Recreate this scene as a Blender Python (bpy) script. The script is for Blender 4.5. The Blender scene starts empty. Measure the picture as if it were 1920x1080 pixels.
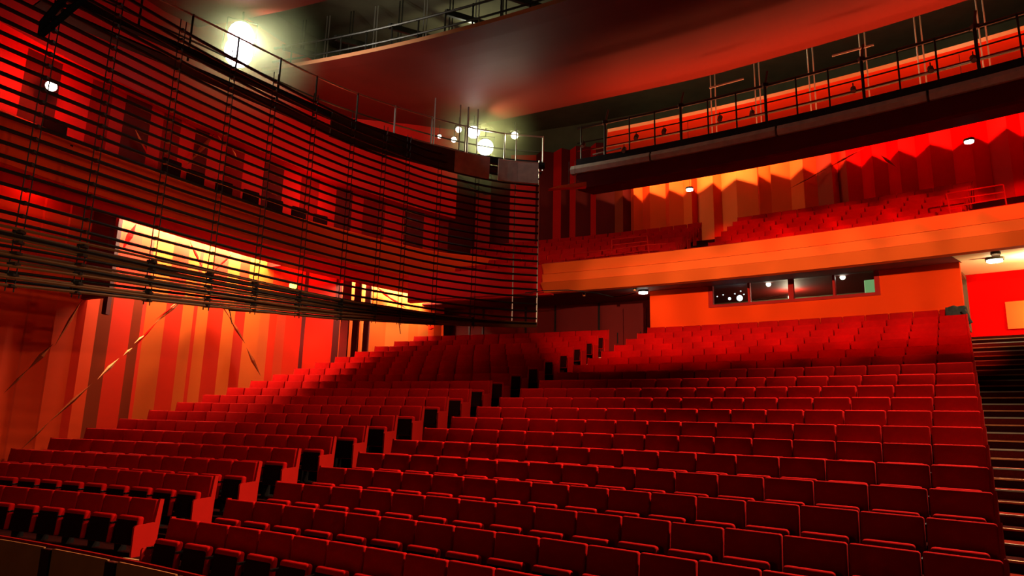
import bpy, bmesh, math, random
from math import sin, cos, pi, hypot, atan2
from mathutils import Matrix, Vector
random.seed(7)
SC = bpy.context.scene
COL = SC.collection
# ---------------------------------------------------------------- camera
FPX, PITCH, ROLL = 1268.12389, 0.19706, 0.02477      # focal length in px of a 1920 wide frame
OZ = 2.476                                           # camera height over the floor of the front row
cam = bpy.data.cameras.new('camera'); camo = bpy.data.objects.new('camera', cam); COL.objects.link(camo)
cam.sensor_width = 36.0; cam.lens = FPX / 1920 * 36.0; cam.clip_end = 300; cam.clip_start = 0.05
camo.matrix_world = Matrix.Translation((0, 0, OZ)) @ Matrix.Rotation(pi/2 + PITCH, 4, 'X') @ Matrix.Rotation(ROLL, 4, 'Z')
SC.camera = camo
# ---------------------------------------------------------------- world, exposure
w = bpy.data.worlds.new('world'); SC.world = w; w.use_nodes = True
w.node_tree.nodes['Background'].inputs[0].default_value = (0.5, 0.28, 0.12, 1)
w.node_tree.nodes['Background'].inputs[1].default_value = 0.012
SC.view_settings.view_transform = 'Standard'; SC.view_settings.look = 'None'
SC.view_settings.gamma = 1.0; SC.view_settings.use_curve_mapping = False
SC.view_settings.exposure = 0.0
SC.cycles.use_denoising = True
SC.cycles.max_bounces = 5; SC.cycles.diffuse_bounces = 2; SC.cycles.glossy_bounces = 2
SC.cycles.sample_clamp_indirect = 3.0
SC.cycles.caustics_reflective = False; SC.cycles.caustics_refractive = False
# all z below are heights over the camera's eye level; OZ is added when meshes are built
CX, CY = -23.13718, -24.40074                        # centre of the concentric rows
R0, RD, Z0, ZA, ZB = 39.45058, 0.8496, -1.52611, 0.21589, 0.00229
def rowR(r): return R0 + RD*r
def rowTop(r): return Z0 + ZA*r + ZB*r*r
def rowFloor(r): return rowTop(r) - 0.95
def cyl(R, th, z=0.0): return Vector((CX + R*sin(th), CY + R*cos(th), z))
def poly(c, x): return ((c[0]*x + c[1])*x + c[2])*x + c[3]
def thRL(r): return poly((2.361e-06, -0.0001512, 0.004689, 0.4764), r)
def thRR(r): return poly((-6.072e-07, 5.58e-05, -0.00305, 0.7372), r)
def thLR(r): return poly((-1.593e-06, -3.143e-05, 0.004367, 0.4394), r)
def thLL(r): return poly((8.739e-06, -0.0001181, 0.003057, 0.2764), r)
def proj(P):
    c, s = cos(PITCH), sin(PITCH); fw = P[1]*c + P[2]*s; up = -P[1]*s + P[2]*c
    if fw < .1: return (-9999, -9999)
    u = P[0]/fw*FPX; v = -up/fw*FPX; cr, sr = cos(ROLL), sin(ROLL)
    return (960 + u*cr - v*sr, 540 + u*sr + v*cr)
def ray(px, py):
    U, V = px-960, py-540; cr, sr = cos(ROLL), sin(ROLL); u = U*cr + V*sr; v = -U*sr + V*cr
    c, s = cos(PITCH), sin(PITCH)
    return Vector((u/FPX, c + v/FPX*s, s - v/FPX*c))
def atz(px, py, z): r = ray(px, py); return r*(z/r.z)
def atR(px, py, R):
    r = ray(px, py); A = r.x**2 + r.y**2; B = -2*(r.x*CX + r.y*CY); C_ = CX*CX + CY*CY - R*R
    return r*((-B + math.sqrt(B*B - 4*A*C_))/2/A)
def solve(px, py, f):                                 # point on a surface z = f(R) seen at a pixel
    R = 56.
    for _ in range(40):
        z = f(R); P = atz(px, py, z); R = .5*R+.5*hypot(P.x-CX, P.y-CY)
    return P
def soffit(R): return 4.62+.41*(R-54.02)/3.18 if R < 57.2 else 5.03+.09*(R-57.2)/5
def passage(R): return 4.62+.36*(R-54.02)/2.88 if R < 56.9 else 4.98+.47*(R-56.9)/4.6
def thOf(P): return atan2(P[0]-CX, P[1]-CY)

# ---------------------------------------------------------------- lights
def light(kind, name, loc, power, color=(1, .82, .6), to=None, size=.3, spot=60, blend=.6, sy=None, rot=None):
    L = bpy.data.lights.new(name, kind); L.energy = power; L.color = color
    o = bpy.data.objects.new(name, L); COL.objects.link(o); o.location = (loc[0], loc[1], loc[2] + OZ)
    if kind == 'SPOT': L.spot_size = math.radians(spot); L.spot_blend = blend; L.shadow_soft_size = size
    elif kind == 'POINT': L.shadow_soft_size = size
    elif kind == 'AREA':
        L.size = size
        if sy: L.shape = 'RECTANGLE'; L.size_y = sy
    if to is not None:
        d = Vector(to) - Vector(loc); o.rotation_euler = d.to_track_quat('-Z', 'Y').to_euler()
    if rot is not None: o.rotation_euler = rot
    return o
WARM = (1, .80, .55); RED = (1, .06, .02); WHITE = (1, .97, .80)
# unseen key lights high overhead: light seat tops and aisle panels
light('SPOT', 'overhead_key_light', (10.5, 13.5, 11.3), 29000, WARM, to=(3, 9, -1), size=.2, spot=68, blend=.9)
light('SPOT', 'overhead_key_light', (2.6, 14.2, 12.2), 8500, WARM, to=(-3.6, 14, -1), size=.2, spot=60, blend=.9)
# lamps over the stage behind the camera: booth wall, balcony front
for _t, _p in [(.475+.028*_k, (2500, 6500, 8500, 8800, 8600, 8200, 7600, 6900, 6200, 5600)[_k]) for _k in range(10)]:
    light('SPOT', 'stage_light_balcony', (3.0, -2.0, 3.0), _p, WARM, to=cyl(55, _t, 4.2), size=.12, spot=12.8, blend=.45)
for _k in range(7):
    light('SPOT', 'rows_fill_light', (3.2, -2.0, 3.4), 13000, (1, .05, .02), to=cyl(53.5, .50+.032*_k, 2.4), size=.1, spot=7.5, blend=.9)  # unseen red spots added to lift the upper stalls rows
    light('SPOT', 'balcony_fill_light', (3.4, -2.0, 3.2), 26000, (1, .03, .01), to=cyl(57.5, .585+.030*_k, 6.75), size=.1, spot=5.6, blend=.6)  # unseen red spots added to brighten the balcony seats
light('SPOT', 'wall_fill_light', (7, -4, 5.5), 4200, (1, .74, .5), to=(-11.2, 18.2, 1.9), size=.25, spot=31, blend=.8)  # unseen fill spot added for the lower left wall
light('POINT', 'barrier_fill_light', (-5.5, -.5, .5), 110, WARM, size=.3)  # unseen low fill added to light the pit barrier boards
light('SPOT', 'stage_light_stalls', (9, -2, 7.5), 3400, WARM, to=(7.2, 12.2, .3), size=.3, spot=22, blend=1.0)

# ---------------------------------------------------------------- materials
MATS = {}
def mat(name, base, rough=.7, metal=0., noise=None, bump=0., emit=None, estr=0., spec=.3, trans=0., alpha=1., sheen=0.):
    m = bpy.data.materials.new(name); m.use_nodes = True; nt = m.node_tree; b = nt.nodes['Principled BSDF']
    b.inputs['Base Color'].default_value = (*base, 1); b.inputs['Roughness'].default_value = rough
    b.inputs['Metallic'].default_value = metal; b.inputs['Specular IOR Level'].default_value = spec
    b.inputs['Transmission Weight'].default_value = trans; b.inputs['Alpha'].default_value = alpha
    if sheen: b.inputs['Sheen Weight'].default_value = sheen; b.inputs['Sheen Tint'].default_value = (1, .1, .03, 1)
    if emit: b.inputs['Emission Color'].default_value = (*emit, 1); b.inputs['Emission Strength'].default_value = estr
    if noise or bump:
        tc = nt.nodes.new('ShaderNodeTexCoord'); n = nt.nodes.new('ShaderNodeTexNoise')
        n.inputs['Scale'].default_value = noise[0] if noise else 60; n.inputs['Detail'].default_value = 3
        nt.links.new(tc.outputs['Object'], n.inputs['Vector'])
        if noise:
            mx = nt.nodes.new('ShaderNodeMix'); mx.data_type = 'RGBA'
            k = noise[1]
            mx.inputs[6].default_value = (*[c*(1-k) for c in base], 1); mx.inputs[7].default_value = (*[min(1, c*(1+k)) for c in base], 1)
            nt.links.new(n.outputs['Fac'], mx.inputs[0]); nt.links.new(mx.outputs[2], b.inputs['Base Color'])
        if bump:
            bp = nt.nodes.new('ShaderNodeBump'); bp.inputs['Strength'].default_value = bump; bp.inputs['Distance'].default_value = .01
            nt.links.new(n.outputs['Fac'], bp.inputs['Height']); nt.links.new(bp.outputs['Normal'], b.inputs['Normal'])
    MATS[name] = m; return m
mat('seat_fabric', (.33, .0025, .002), .95, noise=(9, .18), bump=.15, spec=.02)
mat('seat_shell', (.014, .002, .002), .8, spec=.04)
mat('seat_metal', (.02, .012, .01), .45, metal=.6)
mat('panel_red', (.36, .005, .002), .8, noise=(6, .08), spec=.05)
mat('carpet', (.025, .004, .003), 1., noise=(30, .4), bump=.3, spec=.0)
mat('carpet_red', (.12, .008, .004), 1., noise=(30, .4), bump=.3, spec=.0)
mat('nosing', (.50, .40, .26), .7, spec=.1)
mat('nosing_wood', (.50, .22, .08), .7, noise=(8, .3), spec=.1)
mat('paint_orange', (.84, .11, .012), .6, noise=(1.2, .05), spec=.12)
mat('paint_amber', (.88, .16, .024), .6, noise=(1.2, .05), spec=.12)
mat('paint_redorange', (.76, .045, .005), .6, noise=(1.2, .05), spec=.12)
mat('paint_warmred', (.78, .022, .003), .6, noise=(1.2, .05), spec=.12)
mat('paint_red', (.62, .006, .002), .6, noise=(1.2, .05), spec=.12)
mat('paint_brick', (.34, .035, .008), .6, noise=(1.2, .08), spec=.12)
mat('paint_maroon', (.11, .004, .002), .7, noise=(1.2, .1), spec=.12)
mat('paint_dim', (.24, .006, .003), .7, noise=(1.2, .05), spec=.05)
mat('paint_scarlet', (.85, .002, .001), .8, noise=(1.2, .05), spec=.02)
mat('booth_orange', (.76, .036, .002), .8, noise=(1.0, .05), spec=.03)
mat('front_orange', (.84, .10, .012), .7, noise=(.8, .05), spec=.06)
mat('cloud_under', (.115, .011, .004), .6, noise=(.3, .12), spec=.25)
mat('cloud_uplit', (.80, .06, .008), .6, noise=(.3, .08), spec=.2)  # ceiling panel underside with the uplight put into its colour
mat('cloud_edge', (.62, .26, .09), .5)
mat('void_black', (.10, .092, .045), .9, noise=(1.5, .3))
mat('steel_dark', (.045, .042, .025), .4, metal=.5)
mat('pipe_dark', (.012, .008, .005), .45, spec=.25)
mat('pipe_wood', (.17, .06, .018), .35, noise=(3, .3), spec=.5)
mat('cable_dark', (.02, .014, .009), .5)
mat('steel_light', (.5, .48, .36), .35, metal=.7)
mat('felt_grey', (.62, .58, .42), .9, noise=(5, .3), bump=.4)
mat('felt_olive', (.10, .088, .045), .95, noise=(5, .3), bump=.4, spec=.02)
mat('matte_black', (.004, .004, .004), .9, spec=.02)
mat('felt_black', (.02, .022, .02), .95, noise=(5, .4), bump=.4)
mat('frame_red', (.34, .008, .004), .6, spec=.08)
mat('booth_dark', (.13, .10, .05), .8)
mat('booth_ceiling', (.22, .09, .03), .8)
mat('wood_dark', (.36, .12, .03), .5, noise=(4, .25))
mat('jacket_cloth', (.022, .026, .02), .9, noise=(20, .4), bump=.5)
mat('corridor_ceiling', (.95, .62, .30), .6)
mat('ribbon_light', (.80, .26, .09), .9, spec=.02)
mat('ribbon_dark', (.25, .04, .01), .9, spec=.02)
mat('lamp_white', (1, 1, .9), .5, emit=(1, 1, .82), estr=26)
mat('lamp_small', (1, 1, .9), .5, emit=(1, .93, .75), estr=14)
mat('lamp_yellow', (1, .8, .2), .5, emit=(1, .62, .05), estr=5)
mat('lamp_blue', (.8, .9, 1), .5, emit=(.7, .92, 1), estr=8)
mat('doorway_green', (.1, .3, .1), .5, emit=(.20, .42, .16), estr=.8)
gm = mat('booth_glass', (.9, .95, .92), .03, spec=.6, trans=1.)
# ---------------------------------------------------------------- mesh helpers
class MB:
    def __init__(s): s.v = []; s.f = []; s.m = []
    def add(s, vs, fs, mi=0):
        b = len(s.v); s.v += [tuple(v) for v in vs]; s.f += [tuple(b+i for i in f) for f in fs]; s.m += [mi]*len(fs)
    def box(s, c, d, M=None, mi=0):
        x, y, z = d[0]/2, d[1]/2, d[2]/2
        vs = [Vector((c[0]+i*x, c[1]+j*y, c[2]+k*z)) for i in (-1, 1) for j in (-1, 1) for k in (-1, 1)]
        if M: vs = [M @ v for v in vs]
        s.add(vs, [(0, 1, 3, 2), (4, 6, 7, 5), (0, 4, 5, 1), (2, 3, 7, 6), (0, 2, 6, 4), (1, 5, 7, 3)], mi)
    def beam(s, a, b, w, h, mi=0):                     # rectangular bar from a to b
        a, b = Vector(a), Vector(b); d = (b-a).normalized()
        u = d.cross(Vector((0, 0, 1)));  u = Vector((1, 0, 0)) if u.length < 1e-4 else u.normalized(); n = u.cross(d)
        q = [u*(i*w/2) + n*(j*h/2) for i, j in ((-1, -1), (1, -1), (1, 1), (-1, 1))]
        s.add([a+k for k in q] + [b+k for k in q], [(3, 2, 1, 0), (4, 5, 6, 7), (0, 1, 5, 4), (1, 2, 6, 5), (2, 3, 7, 6), (3, 0, 4, 7)], mi)
    def tube(s, pts, r, n=6, mi=0, cap=True):
        pts = [Vector(p) for p in pts]; rings = []
        for i, p in enumerate(pts):
            d = (pts[min(i+1, len(pts)-1)] - pts[max(i-1, 0)]).normalized()
            u = d.cross(Vector((0, 0, 1)));  u = Vector((1, 0, 0)) if u.length < 1e-4 else u.normalized(); q = u.cross(d)
            rings.append([p + u*(r*cos(2*pi*k/n)) + q*(r*sin(2*pi*k/n)) for k in range(n)])
        vs = [v for rg in rings for v in rg]; fs = []
        for i in range(len(pts)-1):
            for k in range(n): fs.append((i*n+k, i*n+(k+1) % n, (i+1)*n+(k+1) % n, (i+1)*n+k))
        if cap: fs.append(tuple(range(n))[::-1]); fs.append(tuple((len(pts)-1)*n+k for k in range(n)))
        s.add(vs, fs, mi)
    def sweep(s, rails, closed=True, mis=None, cap=True):   # rails: list of stations, each a list of points (same count)
        n = len(rails[0]); vs = [v for r in rails for v in r]; b = len(s.v); s.v += [tuple(v) for v in vs]
        for i in range(len(rails)-1):
            for k in range(n if closed else n-1):
                s.f.append((b+i*n+k, b+i*n+(k+1) % n, b+(i+1)*n+(k+1) % n, b+(i+1)*n+k)); s.m.append(mis[k] if mis else 0)
        if closed and cap:
            s.f.append(tuple(b+k for k in range(n))[::-1]); s.m.append(0)
            s.f.append(tuple(b+(len(rails)-1)*n+k for k in range(n))); s.m.append(0)
    def prism(s, prof, a, b, mi=0):                     # prof: list of points; a, b: offset vectors
        n = len(prof); A = [Vector(p)+Vector(a) for p in prof]; B = [Vector(p)+Vector(b) for p in prof]
        s.add(A+B, [tuple(range(n))[::-1], tuple(range(n, 2*n))] + [(k, (k+1) % n, n+(k+1) % n, n+k) for k in range(n)], mi)
    def disc(s, c, r, d, th=.04, n=16, mi=0):
        c = Vector(c); d = Vector(d).normalized(); s.tube([c, c+d*th], r, n, mi)
    def build(s, name, mats, parent=None, smooth=False, local=False):
        me = bpy.data.meshes.new(name)
        off = Vector((0, 0, OZ))
        if parent is not None and not local: off = off - Vector(parent.location)
        if local: off = Vector((0, 0, 0))
        me.from_pydata([tuple(Vector(v)+off) for v in s.v], [], s.f)
        for m in (mats if isinstance(mats, (list, tuple)) else [mats]): me.materials.append(MATS[m])
        for p, mi in zip(me.polygons, s.m): p.material_index = mi; p.use_smooth = smooth and p.area < .04
        me.validate(); me.update()
        bm = bmesh.new(); bm.from_mesh(me); bmesh.ops.recalc_face_normals(bm, faces=bm.faces); bm.to_mesh(me); bm.free()
        if smooth: 
            try: me.set_sharp_from_angle(angle=math.radians(40))
            except Exception: pass
        o = bpy.data.objects.new(name, me); COL.objects.link(o)
        if parent is not None: o.parent = parent
        return o
def tag(o, label=None, cat=None, group=None, kind=None):
    if label: o['label'] = label
    if cat: o['category'] = cat
    if group: o['group'] = group
    if kind: o['kind'] = kind
    return o
def empty(name, loc, label, cat, group=None, rz=0.):
    o = bpy.data.objects.new(name, None); COL.objects.link(o); o.location = (loc[0], loc[1], loc[2]+OZ)
    o.rotation_euler = (0, 0, rz); o.empty_display_size = .2
    return tag(o, label, cat, group)
def structure(name, mb, mats, label=None, parent=None, smooth=False):
    o = mb.build(name, mats, parent, smooth)
    if parent is None: tag(o, label, None, None, 'structure')
    return o
def arc_rails(prof, t0, t1, n): return [[cyl(R, t0+(t1-t0)*i/n, z) for R, z in prof] for i in range(n+1)]
def rbox(d, c, bev, seg=2, M=None, puff=0.):            # rounded box as vertices and faces
    bm = bmesh.new(); bmesh.ops.create_cube(bm, size=1)
    for v in bm.verts: v.co = Vector((v.co.x*d[0]+c[0], v.co.y*d[1]+c[1], v.co.z*d[2]+c[2]))
    bmesh.ops.bevel(bm, geom=bm.edges[:], offset=bev, segments=seg, affect='EDGES', profile=.5)
    bmesh.ops.recalc_face_normals(bm, faces=bm.faces)
    vs = [v.co.copy() for v in bm.verts]; fs = [tuple(v.index for v in f.verts) for f in bm.faces]; bm.free()
    if M: vs = [M @ v for v in vs]
    return vs, fs
def pathpts(pts, step=.5):                              # Catmull-Rom through plan points
    P = [Vector((p[0], p[1], 0)) for p in pts]; out = []
    for i in range(len(P)-1):
        a, b, c, d = P[max(i-1, 0)], P[i], P[i+1], P[min(i+2, len(P)-1)]
        n = max(1, int((c-b).length/step))
        for k in range(n):
            t = k/n
            out.append(.5*((2*b) + (c-a)*t + (2*a-5*b+4*c-d)*t*t + (3*b-a-3*c+d)*t**3))
    out.append(P[-1]); return out
def normals(pp):
    N = []
    for i in range(len(pp)):
        d = (pp[min(i+1, len(pp)-1)] - pp[max(i-1, 0)]).normalized(); N.append(Vector((d.y, -d.x, 0)))   # to the right of travel = into the hall
    return N
def path_rails(pp, prof): 
    N = normals(pp); return [[p + n*o + Vector((0, 0, z)) for o, z in prof] for p, n in zip(pp, N)]
def sub(pp, s0, s1):
    n = len(pp)-1; return pp[int(round(s0*n)):int(round(s1*n))+1]

# ================================================================ SETTING
# ---- stepped floor of the stalls
TH0, TH1 = .17, .80
mb = MB(); prof = [(30., -2.62), (rowR(0)-.62, -2.62), (rowR(0)-.62, rowFloor(0))]
for r in range(20):
    e = rowR(r)+.24 if r < 19 else 57.6
    prof += [(e, rowFloor(r))]
    if r < 19: prof += [(e, rowFloor(r+1))]
prof += [(57.6, rowFloor(19)+.25), (58.6, rowFloor(19)+.25), (58.6, rowFloor(19)+.5), (66., rowFloor(19)+.5)]
prof2 = prof + [(66., -4.2), (30., -4.2)]
mb.sweep(arc_rails(prof2, TH0-.06, TH1, 60))
mb.sweep(arc_rails([(15., -4.2), (30., -4.2), (30., -2.62), (15., -2.62)], TH0-.06, 1.3, 60))
structure('floor', mb, ['carpet'], 'dark red carpeted stepped floor of the stalls')

# ---- aisle steps at the right: two treads to each row, alternate nosings
for nm, ta, tb, lbl in (('stairs_right', .0002, .060, 'carpeted steps with pale nosings beside the right end of the seats'), ('stairs_centre', None, None, 'narrow steps in the aisle between the two seat blocks')):
    mb = MB(); nz = MB(); nw = MB()
    for r in range(0, 19):
        if ta is not None: a0, a1 = thRR(r)+ta, min(TH1, thRR(r)+ta+tb)
        else: a0, a1 = thLR(r)+.002, thRL(r)-.002
        Rs = rowR(r)+.24; zf = rowFloor(r); zn = rowFloor(r+1); zm = (zf+zn)/2
        mb.sweep(arc_rails([(Rs-.42, zf+.001), (Rs, zf+.001), (Rs, zm), (Rs-.42, zm)], a0, a1, 4))
        for dst, RR_, zz, dp in ((nz, Rs-.42, zm, .014), (nw, Rs, zn, .034)):
            dst.sweep(arc_rails([(RR_-.01, zz-.018), (RR_+dp, zz-.018), (RR_+dp, zz+.005), (RR_-.01, zz+.005)], a0+.0005, a1, 4))
    st = structure(nm, mb, ['carpet_red'], lbl)
    for x, n_, m_ in ((nz, 'pale_nosing', 'nosing'), (nw, 'wood_nosing', 'nosing_wood')):
        x.v = [(v[0], v[1], v[2]) for v in x.v]; o = x.build(n_, [m_]); o.parent = st

# ---- left wall: folded panels in several paints
WALL = [(-16.6, 2.), (-15.2, 7.5), (-13.8, 12.2), (-12.45, 16.4), (-11.65, 17.95), (-10.2, 21.1), (-8.5, 24.2), (-6.15, 27.2), (-4.9, 28.6), (-3.05, 30.3)]
WP = pathpts(WALL, .12); WN = normals(WP)
WS = [0.]
for a, b in zip(WP[:-1], WP[1:]): WS.append(WS[-1]+(b-a).length)
def wallhit(px, py):
    r = ray(px, py); best = None
    for i in range(len(WP)-1):
        a, b = WP[i], WP[i+1]; d = b-a; den = r.x*(-d.y) + d.x*r.y
        if abs(den) < 1e-9: continue
        t = (a.x*(-d.y) + d.x*a.y)/den; s = (r.x*a.y - r.y*a.x)/den
        if t > 0 and -.001 <= s <= 1.001: best = (WS[i]+s*(WS[i+1]-WS[i]), r*t)
    return best
def wallat(s, off=0., z=0.):
    for i in range(len(WS)-1):
        if WS[i+1] >= s: break
    k = (s-WS[i])/(WS[i+1]-WS[i]); return WP[i].lerp(WP[i+1], k) + WN[i]*off + Vector((0, 0, z))
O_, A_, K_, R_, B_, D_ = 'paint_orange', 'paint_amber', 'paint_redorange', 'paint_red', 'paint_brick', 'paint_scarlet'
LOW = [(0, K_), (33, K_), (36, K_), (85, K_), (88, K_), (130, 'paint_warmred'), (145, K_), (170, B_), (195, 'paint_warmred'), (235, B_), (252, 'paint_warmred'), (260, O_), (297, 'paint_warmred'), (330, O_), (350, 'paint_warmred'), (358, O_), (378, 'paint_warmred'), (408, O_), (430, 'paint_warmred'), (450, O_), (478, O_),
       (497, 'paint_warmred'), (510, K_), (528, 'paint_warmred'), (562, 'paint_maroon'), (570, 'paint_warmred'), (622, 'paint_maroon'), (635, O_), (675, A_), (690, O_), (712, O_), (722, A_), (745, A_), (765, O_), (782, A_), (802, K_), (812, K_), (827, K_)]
def folded(stations, z0, z1, name, label, off=0., fold=.014, mats=None):
    mb = MB(); ml = []; 
    for i in range(len(stations)-1):
        (s0, m), (s1, _) = stations[i], stations[i+1]
        if m not in ml: ml.append(m)
        o0, o1 = off + (fold if i % 2 else -fold), off + (-fold if i % 2 else fold)
        if s1-s0 < .02: continue
        P = [wallat(s0, o0, z0), wallat(s1, o1, z0), wallat(s1, o1, z1), wallat(s0, o0, z1)]
        Q = [wallat(s0, off-.35, z0), wallat(s1, off-.35, z0), wallat(s1, off-.35, z1), wallat(s0, off-.35, z1)]
        mb.add(P+Q, [(0, 1, 2, 3), (7, 6, 5, 4), (0, 4, 5, 1), (3, 2, 6, 7), (0, 3, 7, 4), (1, 5, 6, 2)], ml.index(m))
    return structure(name, mb, ml, label)
st = []
sL = wallhit(0, 690)[0]
s = .2; pal = [K_, O_, 'paint_warmred', K_, B_, K_]
k = 0
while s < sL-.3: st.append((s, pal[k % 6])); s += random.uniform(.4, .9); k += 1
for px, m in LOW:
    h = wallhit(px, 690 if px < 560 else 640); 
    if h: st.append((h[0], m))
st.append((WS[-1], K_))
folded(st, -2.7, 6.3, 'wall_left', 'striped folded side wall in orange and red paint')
st2 = []; s = .2; k = 0; pal = ['paint_dim', R_, 'paint_maroon', R_, 'paint_dim', R_, 'paint_maroon', R_]
random.seed(11)
while s < WS[-1]: st2.append((s, pal[k % 8])); s += random.uniform(.45, 1.1); k += 1
st2.append((WS[-1], R_))
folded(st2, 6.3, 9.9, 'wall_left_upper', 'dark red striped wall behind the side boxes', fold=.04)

# ---- side gallery: soffit slab and parapet
PAR = [(-14.6, 4.), (-13.9, 9.), (-12.9, 12.), (-11.95, 14.7), (-11.05, 16.9), (-9.35, 20.05), (-7.6, 22.6), (-5.7, 24.75), (-4.55, 25.9), (-3.4, 26.9), (-1.6, 27.7), (.4, 27.8), (2.2, 27.0)]
PP = pathpts(PAR, .4)
INNER = [wallat(s_, .75) for s_ in [i*WS[-1]/60 for i in range(61)]]
mb = MB()
a_ = [p for p in PP if p.y < 27.2 or p.x < -3.0]
n_ = 60
ra = []
for i in range(n_+1):
    p = a_[int(i*(len(a_)-1)/n_)]; q = INNER[i]
    ra.append([Vector((p.x, p.y, 5.6)), Vector((q.x, q.y, 5.25)), Vector((q.x, q.y, 5.75)), Vector((p.x, p.y, 5.95))])
mb.sweep(ra)
structure('trim_1', mb, ['paint_red'], 'dark red soffit under the side gallery')
mb = MB(); mb.sweep(path_rails(PP, [(0, 5.6), (.06, 5.62), (.06, 6.80), (.0, 6.86), (-.16, 6.86), (-.16, 5.6)]))
structure('trim_2', mb, ['booth_orange'], 'orange red parapet of the side gallery')
# unseen cove hiding the slot lamps; end baffles added to cut their light
mb = MB(); mb.sweep(path_rails([wallat(i*WS[-1]/60) for i in range(61)], [(-.1, 6.25), (1.0, 6.25), (1.0, 6.33), (-.1, 6.33)]))
for px, py in ((181, 400), (503, 495), (637, 532), (826, 573)):
    sx = wallhit(px, py)[0]; c = wallat(sx, .4, 5.6); n = wallat(sx, 1.)-wallat(sx, 0.)
    mb.beam(wallat(sx, -.1, 5.78), wallat(sx, .76, 5.78), .1, 1.05)
structure('trim_3', mb, ['paint_red'], 'unseen cove over the side wall, added to hide and cut the slot light')
# upper band: second gallery front
mb = MB(); UP = [wallat(i*WS[-1]/60, .45) for i in range(61)]
mb.sweep(path_rails(UP, [(.1, 9.15), (.12, 13.6), (-.9, 13.6), (-.9, 9.9), (-.5, 9.2)]))
structure('trim_4', mb, ['paint_red'], 'deep red upper band of the side wall')
# ---- dark recessed wall under the main balcony
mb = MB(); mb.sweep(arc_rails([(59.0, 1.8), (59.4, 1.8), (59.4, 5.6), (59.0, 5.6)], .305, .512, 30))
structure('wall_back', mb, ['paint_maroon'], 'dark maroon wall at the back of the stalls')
mb = MB()
for px in (880, 905, 985, 1040, 1122):
    t = thOf(atR(px, 590, 59.0)); mb.sweep(arc_rails([(58.95, 2.4), (59.02, 2.4), (59.02, 5.1), (58.95, 5.1)], t, t+.0012, 1))
structure('trim_5', mb, ['seat_metal'], 'thin vertical joints in the dark back wall')
def doorleaf(i, t0, t1, lbl):
    mb = MB(); mb.sweep(arc_rails([(58.9, 2.47), (58.98, 2.47), (58.98, 4.75), (58.9, 4.75)], t0, t1, 2)); d = structure('door_%d' % i, mb, ['paint_maroon'], lbl)
    h = MB(); tt = t1-.0035; h.tube([cyl(58.84, tt, 3.3), cyl(58.84, tt, 3.75)], .02, 8); o = h.build('door_handle', ['seat_metal']); o.parent = d
td = thOf(atR(1128, 590, 58.95)); doorleaf(1, td, td+.016, 'dark maroon double door leaf left of the other under the balcony'); doorleaf(2, td+.0165, td+.0325, 'dark maroon double door leaf next to the orange booth wall')
# ---- booth wall with window opening
WR = rowR(19)+1.3
tb0, tb1 = .521, .6925
tw0, tw1 = thOf(atR(1329, 550, WR)), thOf(atR(1649, 527, WR))
zw0, zw1 = 4.20, 5.16
mb = MB()
def wblock(a, b, z0, z1, n=8): mb.sweep(arc_rails([(WR, z0), (WR+.25, z0), (WR+.25, z1), (WR, z1)], a, b, n))
wblock(tb0, tw0, 1.8, 5.35); wblock(tw1, tb1, 1.8, 5.35); wblock(tw0, tw1, 1.8, zw0); wblock(tw0, tw1, zw1, 5.35)
mb.beam(cyl(WR+.2, tb0+.001, 3.6), cyl(59.2, tb0+.001, 3.6), .2, 3.6)
mb.beam(cyl(WR+.1, tb1-.0022, 3.6), cyl(WR+.1, tb1-.0022, 3.6)+Vector((.545, .838, 0))*4.2, .16, 3.4)
structure('wall_booth', mb, ['booth_orange'], 'smooth orange wall of the control booth behind the last row')
# booth interior
mb = MB()
mb.sweep(arc_rails([(WR+.26, 3.4), (61, 3.4), (61, 3.5), (WR+.26, 3.5)], tb0+.004, tb1-.004, 8))
mb.sweep(arc_rails([(61, 3.4), (61.1, 3.4), (61.1, 5.35), (61, 5.35)], tb0+.004, tb1-.004, 8))
structure('wall_booth_inside', mb, ['booth_dark'], 'dark interior of the control booth')
mb = MB(); mb.sweep(arc_rails([(WR+.26, 5.22), (61, 5.22), (61, 5.32), (WR+.26, 5.32)], tb0+.004, tb1-.004, 8))
structure('ceiling_booth', mb, ['booth_ceiling'], 'brown ceiling inside the control booth')
# window frame and panes
wn = empty('window_1', cyl(WR, (tw0+tw1)/2, zw0), 'wide four pane window of the control booth', None); wn['kind'] = 'structure'
fm = MB(); RI = WR+.02
ppx = [1329, 1404, 1483, 1564, 1649]; tt = [tw0]+[thOf(atR(x, 540, WR)) for x in ppx[1:4]]+[tw1]
for i, t in enumerate(tt):
    wd = (.14, .07, .16, .07, .14)[i]; o = (.07, 0, 0, 0, -.07)[i]/WR
    fm.sweep(arc_rails([(WR-.05, zw0), (WR+.16, zw0), (WR+.16, zw1), (WR-.05, zw1)], t+o-wd/2/WR, t+o+wd/2/WR, 1))
fm.sweep(arc_rails([(WR-.06, zw0), (WR+.16, zw0), (WR+.16, zw0+.10), (WR-.06, zw0+.10)], tw0, tw1, 10))
fm.sweep(arc_rails([(WR-.05, zw1-.12), (WR+.16, zw1-.12), (WR+.16, zw1), (WR-.05, zw1)], tw0, tw1, 10))
fm.build('window_frame', ['frame_red'], wn)
for i in range(4):
    g = MB(); g.sweep(arc_rails([(WR+.06, zw0+.1), (WR+.075, zw0+.1), (WR+.075, zw1-.1), (WR+.06, zw1-.1)], tt[i]+.0008, tt[i+1]-.0008, 3)); g.build('pane', ['booth_glass'], wn)
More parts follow.
